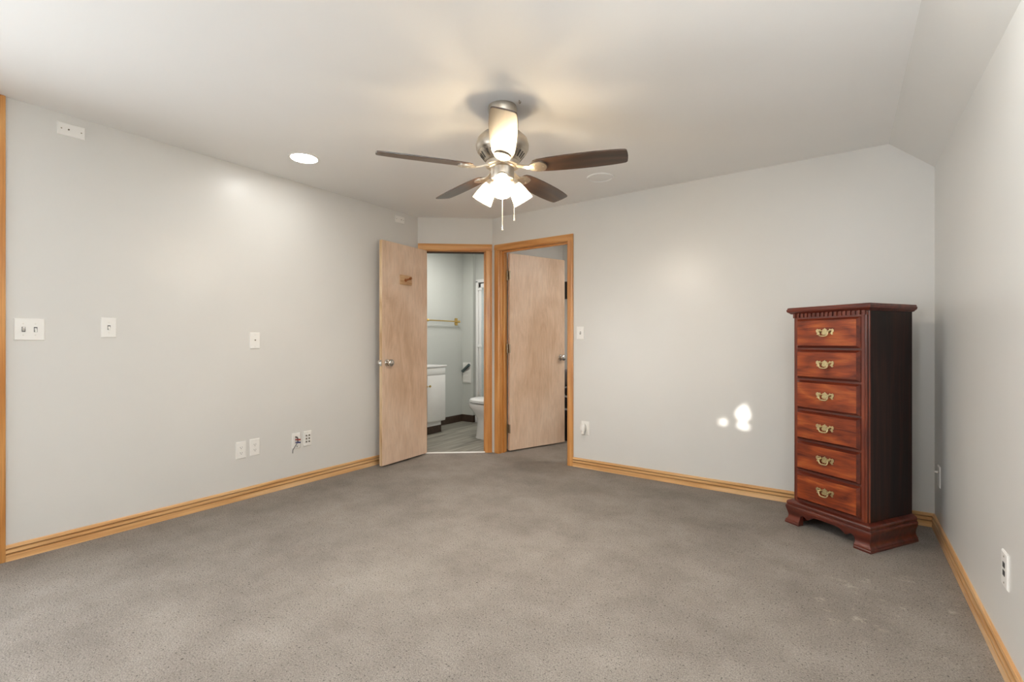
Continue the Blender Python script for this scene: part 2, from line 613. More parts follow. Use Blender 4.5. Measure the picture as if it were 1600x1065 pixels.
def zrot_to(axis):
    """matrix that turns the lathe axis (z) onto the given direction"""
    return Vector((0, 0, 1)).rotation_difference(Vector(axis).normalized()).to_matrix().to_4x4()


# ------------------------------------------------------------------ floors and ceilings
carpet = MB().prism([(XL - 0.1, YR - 0.1), (XR + 0.1, YR - 0.1), (XR + 0.1, 5.4), (-2.95, 5.4), (-2.95, BY + 0.045), (XL - 0.1, AY - 0.055)], -0.08, 0.0)
structure(carpet.build('floor', M['carpet'], smooth=0), 'grey brown speckled wall to wall carpet', 'floor')
structure(MB().prism([(-4.7, 3.0), (XL - 0.1, 3.0), (XL - 0.1, AY - 0.055), (-2.95, BY + 0.045), (-2.95, 6.3), (-4.7, 6.3)], -0.08, 0.0)
          .build('floor_bathroom', M['plank'], smooth=0), 'grey wood look plank floor of the bathroom', 'floor')
cl = MB()
cl.prism([(XL - WT, ZC), (XRIDGE, ZC), (XRIDGE, ZC + 0.1), (XL - WT, ZC + 0.1)], YR - 0.1, YB + 0.02, 'Y')
structure(cl.build('ceiling', M['ceiling'], smooth=0), 'smooth off white painted ceiling around the fan', 'ceiling')
structure(MB().prism([(XRIDGE, ZC), (XR, ZS), (XR + 0.1, ZS), (XR + 0.1, ZC + 0.1), (XRIDGE, ZC + 0.1)], YR - 0.1, YB + 0.02, 'Y')
          .build('ceiling_slope', M['wall'], smooth=0), 'narrow sloped strip between ceiling and right wall in wall colour', 'ceiling')
structure(MB().box(-4.7, -2.95, 3.0, 6.3, ZC + 0.001, ZC + 0.1).build('ceiling_bathroom', M['white_wall'], smooth=0), 'white bathroom ceiling beyond the diagonal doorway', 'ceiling')
structure(MB().box(-2.95, XR + 0.1, YB + 0.02, 5.4, ZC + 0.001, ZC + 0.1).build('ceiling_bedroom', M['white_wall'], smooth=0), 'white ceiling of the room behind the back wall', 'ceiling')

# ------------------------------------------------------------------ walls
DH = 2.07                                         # door opening height
w = MB()
w.box(XL - WT, XL, LY1, AY + 0.03, 0, ZC + 0.05).box(XL - WT, XL, YR - 0.1, LY0, 0, ZC + 0.05)
w.box(XL - WT, XL, LY0, LY1, 0, LZ0).box(XL - WT, XL, LY0, LY1, LZ1, ZC + 0.05)
structure(w.build('wall_left', M['wall'], smooth=0), 'long light grey painted wall on the left with switch plates', 'wall')
w = MB()
O2X0, O2X1 = -2.872, -2.097                       # bedroom doorway
w.box(BX, O2X0 - 0.018, YB, YB + WT, 0, ZC + 0.05)
w.box(O2X1 + 0.018, XR + 0.1, YB, YB + WT, 0, ZC + 0.05)
w.box(O2X0 - 0.018, O2X1 + 0.018, YB, YB + WT, DH + 0.018, ZC + 0.05)
structure(w.build('wall_back', M['wall'], smooth=0), 'light grey painted back wall behind the chest of drawers', 'wall')
structure(MB().box(XR, XR + 0.1, YR - 0.1, YB + WT, 0, ZC).build('wall_right', M['wall'], smooth=0), 'light grey painted wall on the right edge', 'wall')
OD0, OD1 = 0.076, 0.686                           # bathroom doorway along the diagonal
w = MB()
w.box(0, OD0 - 0.018, 0, WT, 0, ZC + 0.05)
w.box(OD1 + 0.018, DLEN, 0, WT, 0, ZC + 0.05)
w.box(OD0 - 0.018, OD1 + 0.018, 0, WT, DH + 0.018, ZC + 0.05)
structure(w.build('wall_diagonal', M['wall'], smooth=0, loc=(AX, AY, 0), rotz=DANG), 'short diagonal wall across the corner around the bathroom doorway', 'wall')
w = MB()
w.box(XL - WT, WX0, YR - 0.1, YR, 0, ZC).box(WX1, XR + 0.1, YR - 0.1, YR, 0, ZC)
w.box(WX0, WX1, YR - 0.1, YR, 0, WZ0).box(WX0, WX1, YR - 0.1, YR, WZ1, ZC)
structure(w.build('wall_rear', M['wall'], smooth=0), 'light grey wall behind the viewpoint with a wide window', 'wall')
# bathroom and bedroom shells
w = MB()
w.box(-4.62, -4.5, 3.0, 6.3, 0, ZC)
structure(w.build('wall_bathroom_left', M['bath_wall'], smooth=0), 'pale green grey bathroom wall behind the towel bar', 'wall')
w = MB()
w.box(-4.5, -4.30, 5.16, 5.30, 0, ZC)
w.box(-4.30, -2.99, 5.22, 5.30, 2.02, ZC).box(-4.30, -4.27, 5.22, 5.30, 0, 2.02)
structure(w.build('wall_bathroom_far', M['bath_wall'], smooth=0), 'pale green grey bathroom wall around the shower', 'wall')
structure(MB().box(-4.5, -2.99, 6.1, 6.3, 0, ZC).build('wall_shower', M['enamel'], smooth=0), 'white wall inside the shower alcove', 'wall')
structure(MB().box(-4.7, XL - WT, 2.95, 3.05, 0, ZC).build('wall_bathroom_near', M['bath_wall'], smooth=0), 'bathroom wall beside the vanity, out of sight', 'wall')
structure(MB().box(-2.99, -2.93, YB + WT, 6.3, 0, ZC).build('wall_partition', M['white_wall'], smooth=0), 'white partition seen over the top of the bedroom door', 'wall')
structure(MB().box(-2.93, XR + 0.1, 5.3, 5.4, 0, ZC).build('wall_bedroom_far', M['white_wall'], smooth=0), 'white bedroom wall glimpsed beside the open door', 'wall')
structure(MB().box(XR, XR + 0.1, YB + WT, 5.4, 0, ZC).build('wall_bedroom_right', M['white_wall'], smooth=0), 'right wall of the bedroom, out of sight', 'wall')

# window behind the viewpoint
wf = MB()
wf.box(WX0, WX1, YR - 0.09, YR - 0.03, WZ0, WZ0 + 0.05).box(WX0, WX1, YR - 0.09, YR - 0.03, WZ1 - 0.05, WZ1)
for x in (WX0, (WX0 + WX1) / 2 - 0.025, WX1 - 0.05):
    wf.box(x, x + 0.05, YR - 0.09, YR - 0.03, WZ0 + 0.05, WZ1 - 0.05)
structure(wf.build('window_1', M['oak_x']), 'oak framed window in the wall behind the viewpoint', 'window')
wf = MB()
wf.box(XL - 0.09, XL - 0.03, LY0, LY1, LZ0, LZ0 + 0.06).box(XL - 0.09, XL - 0.03, LY0, LY1, LZ1 - 0.06, LZ1)
for y in (LY0, LY1 - 0.06):
    wf.box(XL - 0.09, XL - 0.03, y, y + 0.06, LZ0 + 0.06, LZ1 - 0.06)
structure(wf.build('added_window', M['oak_z']), 'added unseen oak window frame for the fill light in the left wall', 'window')
# unseen board added outside the rear window, its holes shape the sun patch
FY = YR - 1.0


def to_sun_mask(X, Z):
    t = (YB - FY) / SUN_DIR.y
    return (X - SUN_DIR.x * t, Z - SUN_DIR.z * t)


GAPS = [
    [(-0.668, 0.598), (-0.650, 0.628), (-0.625, 0.650), (-0.606, 0.676), (-0.596, 0.676), (-0.592, 0.640), (-0.575, 0.620), (-0.570, 0.592), (-0.585, 0.560), (-0.610, 0.545), (-0.640, 0.552), (-0.652, 0.575)],
    [(-0.660, 0.508), (-0.640, 0.535), (-0.605, 0.535), (-0.580, 0.515), (-0.572, 0.495), (-0.600, 0.488), (-0.635, 0.494)],
    [(-0.790, 0.520), (-0.772, 0.538), (-0.742, 0.552), (-0.728, 0.530), (-0.735, 0.508), (-0.765, 0.510)],
]


def sun_mask():
    bm = bmesh.new()
    vs = [bm.verts.new((x, 0, z)) for x, z in ((-4.2, 0.0), (1.2, 0.0), (1.2, 3.4), (-4.2, 3.4))]
    es = [bm.edges.new((vs[i], vs[(i + 1) % 4])) for i in range(4)]
    for g in GAPS:
        h = [bm.verts.new((*to_sun_mask(*p),)[:1] + (0,) + (to_sun_mask(*p)[1],)) for p in g]
        es += [bm.edges.new((h[i], h[(i + 1) % len(h)])) for i in range(len(h))]
    bmesh.ops.triangle_fill(bm, use_beauty=True, edges=es)
    r = bmesh.ops.extrude_face_region(bm, geom=list(bm.faces))
    bmesh.ops.translate(bm, verts=[v for v in r['geom'] if isinstance(v, bmesh.types.BMVert)], vec=(0, 0.012, 0))
    bmesh.ops.recalc_face_normals(bm, faces=bm.faces)
    me = bpy.data.meshes.new('sun_mask_board')
    bm.to_mesh(me); bm.free()
    me.materials.append(M['oak_z'])
    o = bpy.data.objects.new('sun_mask_board', me)
    C.objects.link(o)
    o.location = (0, FY, 0)
    return structure(o, 'added unseen board outside the rear window, its holes shape the sun patch', 'sun_mask')


sun_mask()

# ------------------------------------------------------------------ baseboards, casings, trims
BB = [(0, 0), (0.016, 0), (0.016, 0.033), (0.0075, 0.0375), (0.0145, 0.042), (0.0145, 0.055), (0.005, 0.0605), (0.011, 0.066), (0.010, 0.079), (0.006, 0.083), (0, 0.083)]


def baseboard(name, p0, p1, mat, label):
    """profile grows to the left of p0->p1 ... written in a local frame: x along, -y into the room"""
    d = Vector((p1[0] - p0[0], p1[1] - p0[1], 0))
    m = MB()
    m.prism([(-y, z) for y, z in BB], 0, d.length, 'X')
    return structure(m.build(name, mat, smooth=0, loc=(p0[0], p0[1], 0), rotz=math.atan2(d.y, d.x)), label, 'baseboard')


baseboard('baseboard_left', (XL, 0.496), (XL, AY - 0.01), M['oak_base'], 'grooved oak baseboard along the left wall')
baseboard('baseboard_back', (-2.034, YB), (XR, YB), M['oak_base'], 'grooved oak baseboard along the back wall')
baseboard('baseboard_right', (XR, YB - 0.014), (XR, YR), M['oak_base'], 'grooved oak baseboard along the right wall')
m = MB()
m.box(-0.066, 0, -0.018, 0.0, 0, ZC - 0.001, bevel=0.004)
structure(m.build('trim_3', M['oak_z'], loc=(XL, 0.496, 0), rotz=PI / 2), 'upright oak board from floor to ceiling at the left edge', 'trim')


def casing_set(name, loc, rotz, x0, x1, cw_l, cw_r, label, hinge_side_z=None):
    """x0,x1: opening in the wall's local frame (x along, -y to the room)"""
    t = thing(name, loc, rotz, label, 'door frame', None, 'structure')
    prof = lambda s: [(0.004, 0), (0.004, -0.010), (0.012, -0.016), (s - 0.018, -0.016), (s - 0.010, -0.012), (s, -0.011), (s, 0)]
    # side casings (profile across the board in x,y, run up z)
    ztop = DH + cw_r
    m = MB(); m.prism([(x0 - a, b) for a, b in prof(cw_l)], 0, DH + 0.004, 'Z')
    m.build('side_casing', M['oak_z'], t, smooth=0)
    m = MB(); m.prism([(x1 + a, b) for a, b in prof(cw_r)], 0, DH + 0.004, 'Z')
    m.build('side_casing', M['oak_z'], t, smooth=0)
    m = MB()
    hp = [(b, DH + a) for a, b in prof(cw_r)]
    m.prism(hp, x0 - cw_l, x1 + cw_r, 'X')
    m.build('head_casing', M['oak_x'], t, smooth=0)
    # jambs
    m = MB(); m.box(x0 - 0.018, x0, -0.002, WT + 0.002, 0, DH + 0.018); m.box(x0, x0 + 0.011, 0.045, 0.075, 0, DH)
    m.build('side_jamb', M['oak_z'], t, smooth=0)
    m = MB(); m.box(x1, x1 + 0.018, -0.002, WT + 0.002, 0, DH + 0.018); m.box(x1 - 0.011, x1, 0.045, 0.075, 0, DH)
    m.build('side_jamb', M['oak_z'], t, smooth=0)
    m = MB(); m.box(x0, x1, -0.002, WT + 0.002, DH, DH + 0.018)
    m.build('head_jamb', M['oak_x'], t, smooth=0)
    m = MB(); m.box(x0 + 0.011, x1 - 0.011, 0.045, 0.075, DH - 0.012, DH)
    m.build('head_stop', M['shaded_stop' if name == 'trim_1' else 'oak_x'], t, smooth=0)
    return t


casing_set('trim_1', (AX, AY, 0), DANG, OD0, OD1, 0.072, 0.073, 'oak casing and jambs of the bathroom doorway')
casing_set('trim_2', (0, YB, 0), 0, O2X0, O2X1, 0.066, 0.063, 'oak casing and jambs of the bedroom doorway')
m = MB()
m.prism([(-0.006, 0.0), (0.004, 0.006), (0.020, 0.007), (0.032, 0.0)], OD0, OD1, 'X')
structure(m.build('trim_4', M['threshold'], loc=(AX, AY, 0), rotz=DANG, smooth=0), 'thin white floor strip across the bathroom doorway', 'threshold')


# ------------------------------------------------------------------ doors
def knob_mb(y_face, sgn, x, z):
    m = MB()
    mm = Matrix.Translation((x, y_face, z)) @ zrot_to((0, sgn, 0))
    m.lathe([(0.0, -0.002), (0.033, -0.002), (0.033, 0.004), (0.028, 0.010), (0.013, 0.014), (0.011, 0.026), (0.014, 0.032), (0.028, 0.036),
             (0.033, 0.046), (0.032, 0.056), (0.024, 0.064), (0.010, 0.067), (0.0, 0.067)], 28, mm)
    return m


def door_leaf(name, loc, rotz, wid, z0, z1, label, knob_z):
    root = MB().box(0, wid, 0.0, 0.035, z0, z1, bevel=0.0015, seg=1).build(name, M['luan'], loc=loc, rotz=rotz, smooth=30)
    structure(root, label, 'door')
    knob_mb(0.0, -1, wid - 0.062, knob_z).build('door_knob', M['steel'], root)
    knob_mb(0.035, 1, wid - 0.062, knob_z).build('door_knob', M['steel'], root)
    m = MB().box(wid - 0.0005, wid + 0.0015, 0.005, 0.030, knob_z - 0.028, knob_z + 0.028)
    m.prism([(wid + 0.001, 0.010), (wid + 0.012, 0.010), (wid + 0.004, 0.025), (wid + 0.001, 0.025)], knob_z - 0.008, knob_z + 0.008)
    m.build('latch', M['steel'], root, smooth=0)
    return root


D1A = math.atan2(-0.600, 0.043)
door1 = door_leaf('door_1', (-3.485, 3.4125, 0), D1A, 0.602, 0.018, 2.062, 'plywood bathroom door opened flat along the left wall, peg on its face', 0.949)
MB().box(0.6015, 0.6025, 0.001, 0.034, 0.02, 2.06).build('edge_strip', M['luan_edge'], door1, smooth=0)
# coat peg screwed to the door face (face is local +y)
pg = MB().box(0.232, 0.380, 0.035, 0.050, 1.682, 1.772, bevel=0.002)
hook = pg.build('coat_hook', M['plaque_wood'], door1)
tag(hook, 'small wooden coat peg on a plaque')
pp = Matrix.Translation((0.318, 0.050, 1.725)) @ zrot_to((0.10, 1, 0.16))
MB().lathe([(0.0, -0.002), (0.016, -0.002), (0.015, 0.006), (0.009, 0.012), (0.0085, 0.05), (0.012, 0.062), (0.014, 0.072), (0.010, 0.082), (0.0, 0.084)], 20, pp).build('peg', M['peg_wood'], hook)

D2A = math.radians(70.4)
door2 = door_leaf('door_2', (-2.862, 4.0 , 0), D2A, 0.757, 0.014, 2.058, 'plywood bedroom door swung away into the next room', 0.965)
# local -y is the face towards the camera; shift the leaf so that the pin line is its rear face
for v in door2.data.vertices:
    v.co.y -= 0.035
for ch in door2.children:
    for v in ch.data.vertices:
        v.co.y -= 0.035
for z in (0.24, 1.07, 1.83):
    h = MB()
    h.box(-0.002, -0.0003, -0.034, -0.002, z - 0.045, z + 0.045)
    h.tube([(-0.005, 0.004, z - 0.046), (-0.005, 0.004, z + 0.046)], 0.0055, 10)
    h.ball((-0.005, 0.004, z + 0.049), 0.006).ball((-0.005, 0.004, z - 0.049), 0.006)
    h.tube([(-0.004, -0.042, z - 0.044), (-0.004, -0.042, z + 0.044)], 0.0065, 10)
    h.build('hinge', M['hinge'], door2)
for z in (0.24, 1.07, 1.83):
    h = MB()
    h.box(-0.002, -0.0003, 0.002, 0.034, z - 0.045, z + 0.045)
    h.tube([(-0.006, 0.012, z - 0.046), (-0.006, 0.012, z + 0.046)], 0.0055, 10)
    h.build('hinge', M['hinge'], door1)

# ------------------------------------------------------------------ wall plates
LEFT, BACK, RIGHT = PI / 2, 0.0, -PI / 2


def wpos(rot, u, z):
    return {LEFT: (XL, u, z), BACK: (u, YB, z), RIGHT: (XR, u, z)}[rot]


def plate(name, rot, u, z, w_, h_, label, cat, group=None, mat='plate'):
    m = MB()
    d, b = 0.006, 0.004
    m.frustum((-w_ / 2, w_ / 2, -h_ / 2, h_ / 2), (-w_ / 2, w_ / 2, -h_ / 2, h_ / 2), 0.0, -0.0022)
    m.frustum((-w_ / 2, w_ / 2, -h_ / 2, h_ / 2), (-w_ / 2 + b, w_ / 2 - b, -h_ / 2 + b, h_ / 2 - b), -0.0022, -d)
    o = m.build(name, M[mat], loc=wpos(rot, u, z), rotz=rot, smooth=30)
    return tag(o, label, cat, group)


def screw(p, x, z, mat='plate_warm'):
    mm = Matrix.Translation((x, -0.0058, z)) @ zrot_to((0, -1, 0))
    m = MB().lathe([(0.0035, 0), (0.0034, 0.0008), (0.0022, 0.0014), (0.0, 0.0015)], 12, mm)
    return m.build('screw', M[mat], p)


def toggle(p, x, z, up=True):
    fr = MB().box(x - 0.007, x + 0.007, -0.0066, -0.005, z - 0.0135, z + 0.0135)
    f = fr.build('switch_slot', M['cable_grey'], p, smooth=0)
    s_ = 1 if up else -1
    m = MB()
    m.loft([[(x - 0.0045, -0.006, z - 0.008), (x + 0.0045, -0.006, z - 0.008), (x + 0.0045, -0.006, z + 0.008), (x - 0.0045, -0.006, z + 0.008)],
            [(x - 0.0035, -0.019, z + s_ * 0.009 - 0.004), (x + 0.0035, -0.019, z + s_ * 0.009 - 0.004), (x + 0.0035, -0.019, z + s_ * 0.009 + 0.004), (x - 0.0035, -0.019, z + s_ * 0.009 + 0.004)]])
    m.build('toggle', M['plate'], p, smooth=0)


def receptacle(p, z):
    out = [(0.017 * math.cos(a), z + 0.0142 * max(-0.86, min(0.86, math.sin(a) * 1.12))) for a in [2 * PI * k / 24 for k in range(24)]]
    r = MB().prism(out, -0.005, -0.0074, 'Y').build('receptacle', M['plate'], p, smooth=0)
    m = MB().box(-0.0075, -0.0052, -0.0078, -0.007, z - 0.003, z + 0.0055).box(0.0052, 0.0075, -0.0078, -0.007, z - 0.002, z + 0.005)
    m.lathe([(0.0026, 0), (0.0026, 0.0006), (0, 0.0006)], 10, Matrix.Translation((0, -0.0073, z - 0.008)) @ zrot_to((0, -1, 0)))
    m.build('slots', M['dark'], r, smooth=0)


def jack(p, x, z, r=0.005, mat='dark', ring='nickel'):
    mm = Matrix.Translation((x, -0.0058, z)) @ zrot_to((0, -1, 0))
    j = MB().lathe([(r, 0), (r, 0.004), (r * 0.7, 0.004), (r * 0.7, 0.001), (0, 0.001)], 16, mm).build('jack', M[ring], p)
    MB().lathe([(r * 0.68, 0.0012), (r * 0.68, 0.003), (0, 0.003)], 12, mm).build('jack_hole', M[mat], j)


# left wall
p = plate('light_switch', LEFT, 0.585, 1.206, 0.119, 0.118, 'white double switch plate on the left wall nearest the left edge', 'light switch')
for x in (-0.023, 0.023):
    toggle(p, x, 0, x < 0); screw(p, x, 0.03); screw(p, x, -0.03)
p = plate('light_switch', LEFT, 0.918, 1.224, 0.073, 0.117, 'white single switch plate beside the double switch plate', 'light switch')
toggle(p, 0, 0, False); screw(p, 0, 0.03); screw(p, 0, -0.03)
p = plate('cable_wall_plate', LEFT, 1.766, 1.149, 0.073, 0.119, 'white plate with one round jack midway along the left wall', 'wall plate')
jack(p, 0, 0.004, 0.0055); screw(p, 0, 0.042); screw(p, 0, -0.042)
for u, z, lab in ((1.667, 0.359, 'white double outlet low on the left wall, left of a pair'), (1.764, 0.364, 'white double outlet low on the left wall, right of a pair')):
    p = plate('power_outlet', LEFT, u, z, 0.072, 0.122, lab, 'outlet', 'outlets low on the left wall')
    receptacle(p, 0.0195); receptacle(p, -0.0195); screw(p, 0, 0)
p = plate('audio_wall_plate', LEFT, 2.088, 0.357, 0.072, 0.122, 'white plate low on the left wall with red and blue plugs in it', 'wall plate')
for z in (0.03, 0.008, -0.014):
    jack(p, -0.008, z, 0.0055)
jack(p, 0.004, -0.047, 0.0045)
cb = thing('audio_cable', wpos(LEFT, 2.088, 0.357), LEFT, 'short cable ends with red and blue plugs sticking out of the wall plate', 'cable')
MB().tube([(-0.008, -0.006, 0.030), (-0.008, -0.028, 0.030), (-0.006, -0.034, 0.022), (-0.004, -0.032, 0.002), (-0.004, -0.030, -0.012)], [0.005, 0.005, 0.004, 0.0035, 0.0035]).build('lead', M['black'], cb)
MB().tube([(-0.008, -0.009, 0.008), (0.004, -0.050, 0.012)], [0.0055, 0.0065], 14).build('plug', M['red'], cb)
MB().tube([(-0.008, -0.009, -0.014), (0.004, -0.050, -0.010)], [0.0055, 0.0065], 14).build('plug', M['blue'], cb)
MB().tube([(-0.004, -0.030, -0.012), (-0.012, -0.020, -0.03), (-0.022, -0.012, -0.052), (-0.032, -0.010, -0.068), (-0.034, -0.010, -0.095)], 0.0026).build('wire', M['cable_grey'], cb)
p = plate('audio_wall_plate', LEFT, 2.184, 0.358, 0.069, 0.121, 'white plate with six small jacks beside the plate with plugs', 'wall plate')
for x in (-0.012, 0.012):
    for z in (0.025, 0.0, -0.025):
        jack(p, x, z, 0.0062, ring='hinge')
screw(p, 0, 0.05); screw(p, 0, -0.05)
p = plate('blank_wall_plate', LEFT, 0.7525, 2.328, 0.119, 0.070, 'white blank plate high on the left wall above the switches', 'wall plate')
screw(p, -0.042, 0, 'hinge'); screw(p, 0.042, 0, 'hinge'); jack(p, -0.012, 0.0, 0.0042, ring='hinge')
p = plate('blank_wall_plate', LEFT, 3.157, 2.336, 0.118, 0.068, 'small white blank plate near the ceiling above the open bathroom door', 'wall plate')
screw(p, -0.042, 0, 'hinge'); screw(p, 0.042, 0, 'hinge'); jack(p, 0.016, 0.0, 0.0042, ring='hinge')
# back wall
p = plate('light_switch', BACK, -1.962, 1.221, 0.073, 0.117, 'white single switch plate right of the bedroom doorway', 'light switch')
toggle(p, 0, 0, True); screw(p, 0, 0.03); screw(p, 0, -0.03)
p = plate('power_outlet', BACK, -1.912, 0.361, 0.078, 0.125, 'white outlet low on the back wall right of the bedroom doorway', 'outlet')
receptacle(p, 0.0195); receptacle(p, -0.0195)
a = thing('plug_in_night_light', (-1.922, YB - 0.0078, 0.366), 0, 'rounded white plug in unit in the outlet by the bedroom doorway', 'night light')
rings = []
for y, wx, wz, cz in ((0.0, 0.019, 0.026, 0.0), (-0.010, 0.024, 0.036, 0.002), (-0.026, 0.025, 0.038, 0.002), (-0.038, 0.021, 0.032, -0.002), (-0.045, 0.012, 0.02, -0.006)):
    rings.append([(wx * math.copysign(abs(math.cos(t)) ** 0.7, math.cos(t)), y, cz + wz * math.copysign(abs(math.sin(t)) ** 0.8, math.sin(t))) for t in [2 * PI * k / 24 for k in range(24)]])
MB().loft(rings).build('housing', M['plate'], a, smooth=50)
MB().lathe([(0.0, 0.0), (0.013, 0.0), (0.013, 0.026), (0.009, 0.034), (0, 0.036)], 18, Matrix.Translation((0.004, -0.030, -0.026)) @ zrot_to((0, -0.5, -1))).build('shade_cap', M['plate_warm'], a)
# right wall
p = plate('phone_wall_plate', RIGHT, 3.70, 0.353, 0.074, 0.121, 'white jack plate low on the right wall in the shadow of the chest', 'wall plate')
jack(p, 0, 0.024, 0.006)
MB().box(-0.005, 0.005, -0.022, -0.006, 0.020, 0.030, bevel=0.001).build('plug', M['plate'], p)
screw(p, 0, -0.042)
p = plate('phone_wall_plate', RIGHT, 2.31, 0.355, 0.076, 0.122, 'white plate with two dark ports low on the right wall near the front', 'wall plate')
for z in (0.016, -0.012):
    MB().box(-0.011, 0.011, -0.0072, -0.005, z - 0.009, z + 0.009).build('port', M['dark'], p, smooth=0)
screw(p, 0, 0.045, 'hinge'); screw(p, 0, -0.045, 'hinge')


# ------------------------------------------------------------------ ceiling fixtures
def can_light(x, y, label):
    t = thing('recessed_light', (x, y, ZC), 0, label, 'ceiling light', 'recessed ceiling lights')
    MB().lathe([(0.104, 0.001), (0.104, -0.002), (0.098, -0.0045), (0.088, -0.0045), (0.085, -0.002), (0.085, 0.001)], 40).build('trim_ring', M['plate'], t)
    MB().lathe([(0.086, -0.0025), (0.05, -0.0032), (0.0, -0.0035)], 40).build('diffuser', M['led'], t)
    return t


can_light(-3.061, 1.852, 'lit round recessed light in the ceiling near the left wall')
can_light(0.025, 1.852, 'lit round recessed light in the ceiling by the sloped strip')
can_light(0.025, -0.40, 'added unseen recessed light above the viewpoint, fill for the right side')  # added out of view to brighten the right wall and carpet
t = thing('ceiling_speaker', (-1.543, 3.386, ZC), 0, 'flat round white speaker cover in the ceiling right of the fan', 'speaker')
MB().lathe([(0.104, 0.001), (0.104, -0.006), (0.100, -0.009), (0.092, -0.009), (0.088, -0.006), (0.087, 0.001)], 48).build('rim', M['ceiling'], t)
MB().lathe([(0.085, -0.001), (0.085, -0.003), (0.04, -0.0045), (0.0, -0.005)], 40).build('grille', M['ceiling'], t)
hk = MB().tube([(0, 0, 0.002), (0, 0, -0.012), (0.004, 0, -0.018), (0.009, 0, -0.014), (0.009, 0, -0.009)], 0.0022, 8)
tag(hk.build('screw_hook', M['hinge'], loc=(-1.40, 2.06, ZC)), 'tiny dark screw hook in the ceiling beside the fan mount', 'hook')

# ------------------------------------------------------------------ ceiling fan
FX, FYY = -1.518, 2.071
fan = thing('ceiling_fan', (FX, FYY, ZC), YAW, 'brushed nickel ceiling fan with five dark wood blades and three lit glass shades', 'ceiling fan')
MB().lathe([(0.0, 0.0), (0.078, 0.0), (0.080, -0.012), (0.074, -0.040), (0.058, -0.062), (0.040, -0.072), (0.030, -0.085), (0.030, -0.132), (0.06, -0.138)], 40).build('canopy', M['nickel'], fan)
mh = MB().lathe([(0.03, -0.130), (0.075, -0.137), (0.112, -0.154), (0.136, -0.180), (0.144, -0.210), (0.142, -0.230), (0.134, -0.243), (0.131, -0.247), (0.128, -0.246)], 56)
housing = mh.build('motor_housing', M['nickel'], fan)
# vented lower ring of the housing
ring = MB().lathe([(0.129, -0.245), (0.124, -0.253), (0.094, -0.291), (0.086, -0.297), (0.05, -0.297)], 56).build('vent_ring', M['nickel'], housing)
sl = MB()
for k in range(30):
    a = 2 * PI * k / 30
    if k % 6 == 0:
        continue
    R = Matrix.Rotation(a, 4, 'Z')
    # slot lies on the cone between r .120 and r .098
    p0, p1 = Vector((0.1215, 0, -0.2578)), Vector((0.0990, 0, -0.2863))
    n = Vector((0.785, 0, -0.62))
    q = []
    for base in (p0, p1):
        for sy in (-1, 1):
            q.append(R @ (base + n * 0.0008 + Vector((0, sy * 0.0042, 0))))
    sl._add([q[0], q[1], q[3], q[2]] + [v - (R @ n) * 0.003 for v in (q[0], q[1], q[3], q[2])],
            [(0, 1, 2, 3), (7, 6, 5, 4), (0, 4, 5, 1), (1, 5, 6, 2), (2, 6, 7, 3), (3, 7, 4, 0)])
nf = len(ring.data.polygons)
tmp = bpy.data.meshes.new('slots')
sl.bm.to_mesh(tmp)
sl.bm.free()
jb = bmesh.new()
jb.from_mesh(ring.data)
jb.from_mesh(tmp)
jb.faces.ensure_lookup_table()
bmesh.ops.recalc_face_normals(jb, faces=jb.faces[nf:])
for f in jb.faces[nf:]:
    f.material_index = 1
jb.to_mesh(ring.data)
jb.free()
bpy.data.meshes.remove(tmp)
ring.data.materials.append(M['dark'])
MB().lathe([(0.05, -0.296), (0.090, -0.300), (0.092, -0.308), (0.090, -0.322), (0.06, -0.326)], 48).build('flywheel', M['nickel'], fan)
MB().lathe([(0.05, -0.322), (0.074, -0.324), (0.074, -0.329), (0.066, -0.331), (0.064, -0.333), (0.064, -0.384), (0.060, -0.392), (0.040, -0.398), (0.0, -0.400)], 44).build('switch_housing', M['nickel'], fan)

BZ = -0.334           # blade mounting height below the ceiling
PITCH = math.radians(12.5)


def blade_outline():
    pts = []
    xs = [(0.170, 0.030), (0.178, 0.044), (0.20, 0.053), (0.26, 0.060), (0.34, 0.0645), (0.42, 0.0665), (0.50, 0.0665), (0.58, 0.063), (0.63, 0.0585), (0.652, 0.0545), (0.660, 0.046)]
    pts = [(x, y) for x, y in xs] + [(0.663, 0.02), (0.664, 0.0), (0.663, -0.02)] + [(x, -y) for x, y in xs[::-1]]
    return pts


for k in range(5):
    ang = math.radians(271.6 + 72 * k)
    mm = Matrix.Rotation(ang, 4, 'Z') @ Matrix.Translation((0, 0, BZ)) @ Matrix.Rotation(-PITCH, 4, 'X')
    bo = MB().prism(blade_outline(), -0.0035, 0.0035, 'Z').build('blade', M['walnut'], fan, smooth=0, bevel=0.0015)
    bo.matrix_local = mm
    # blade iron: arm from the flywheel and a rounded plate under the blade
    m = MB()
    pl = [(0.150, 0.012), (0.165, 0.030), (0.185, 0.040), (0.212, 0.043), (0.232, 0.034), (0.243, 0.016), (0.246, 0.0)]
    pl = pl + [(x, -y) for x, y in pl[-2::-1]]
    m.prism(pl, -0.0115, -0.0037, 'Z')
    rr = []
    for x, hw, z, th in ((0.080, 0.013, 0.012, 0.006), (0.10, 0.013, 0.010, 0.005), (0.125, 0.011, 0.000, 0.005), (0.150, 0.013, -0.006, 0.004), (0.18, 0.016, -0.010, 0.003)):
        rr.append([(x, -hw, z - th), (x, hw, z - th), (x, hw, z + th * 0.5), (x, -hw, z + th * 0.5)])
    m.loft(rr)
    for q in ((0.190, 0.022), (0.190, -0.022), (0.228, 0.0)):
        m.ball((q[0], q[1], -0.0118), 0.0045, sz=(1, 1, 0.5))
    ir = m.build('blade_iron', M['nickel'], fan, smooth=40)
    ir.matrix_local = mm

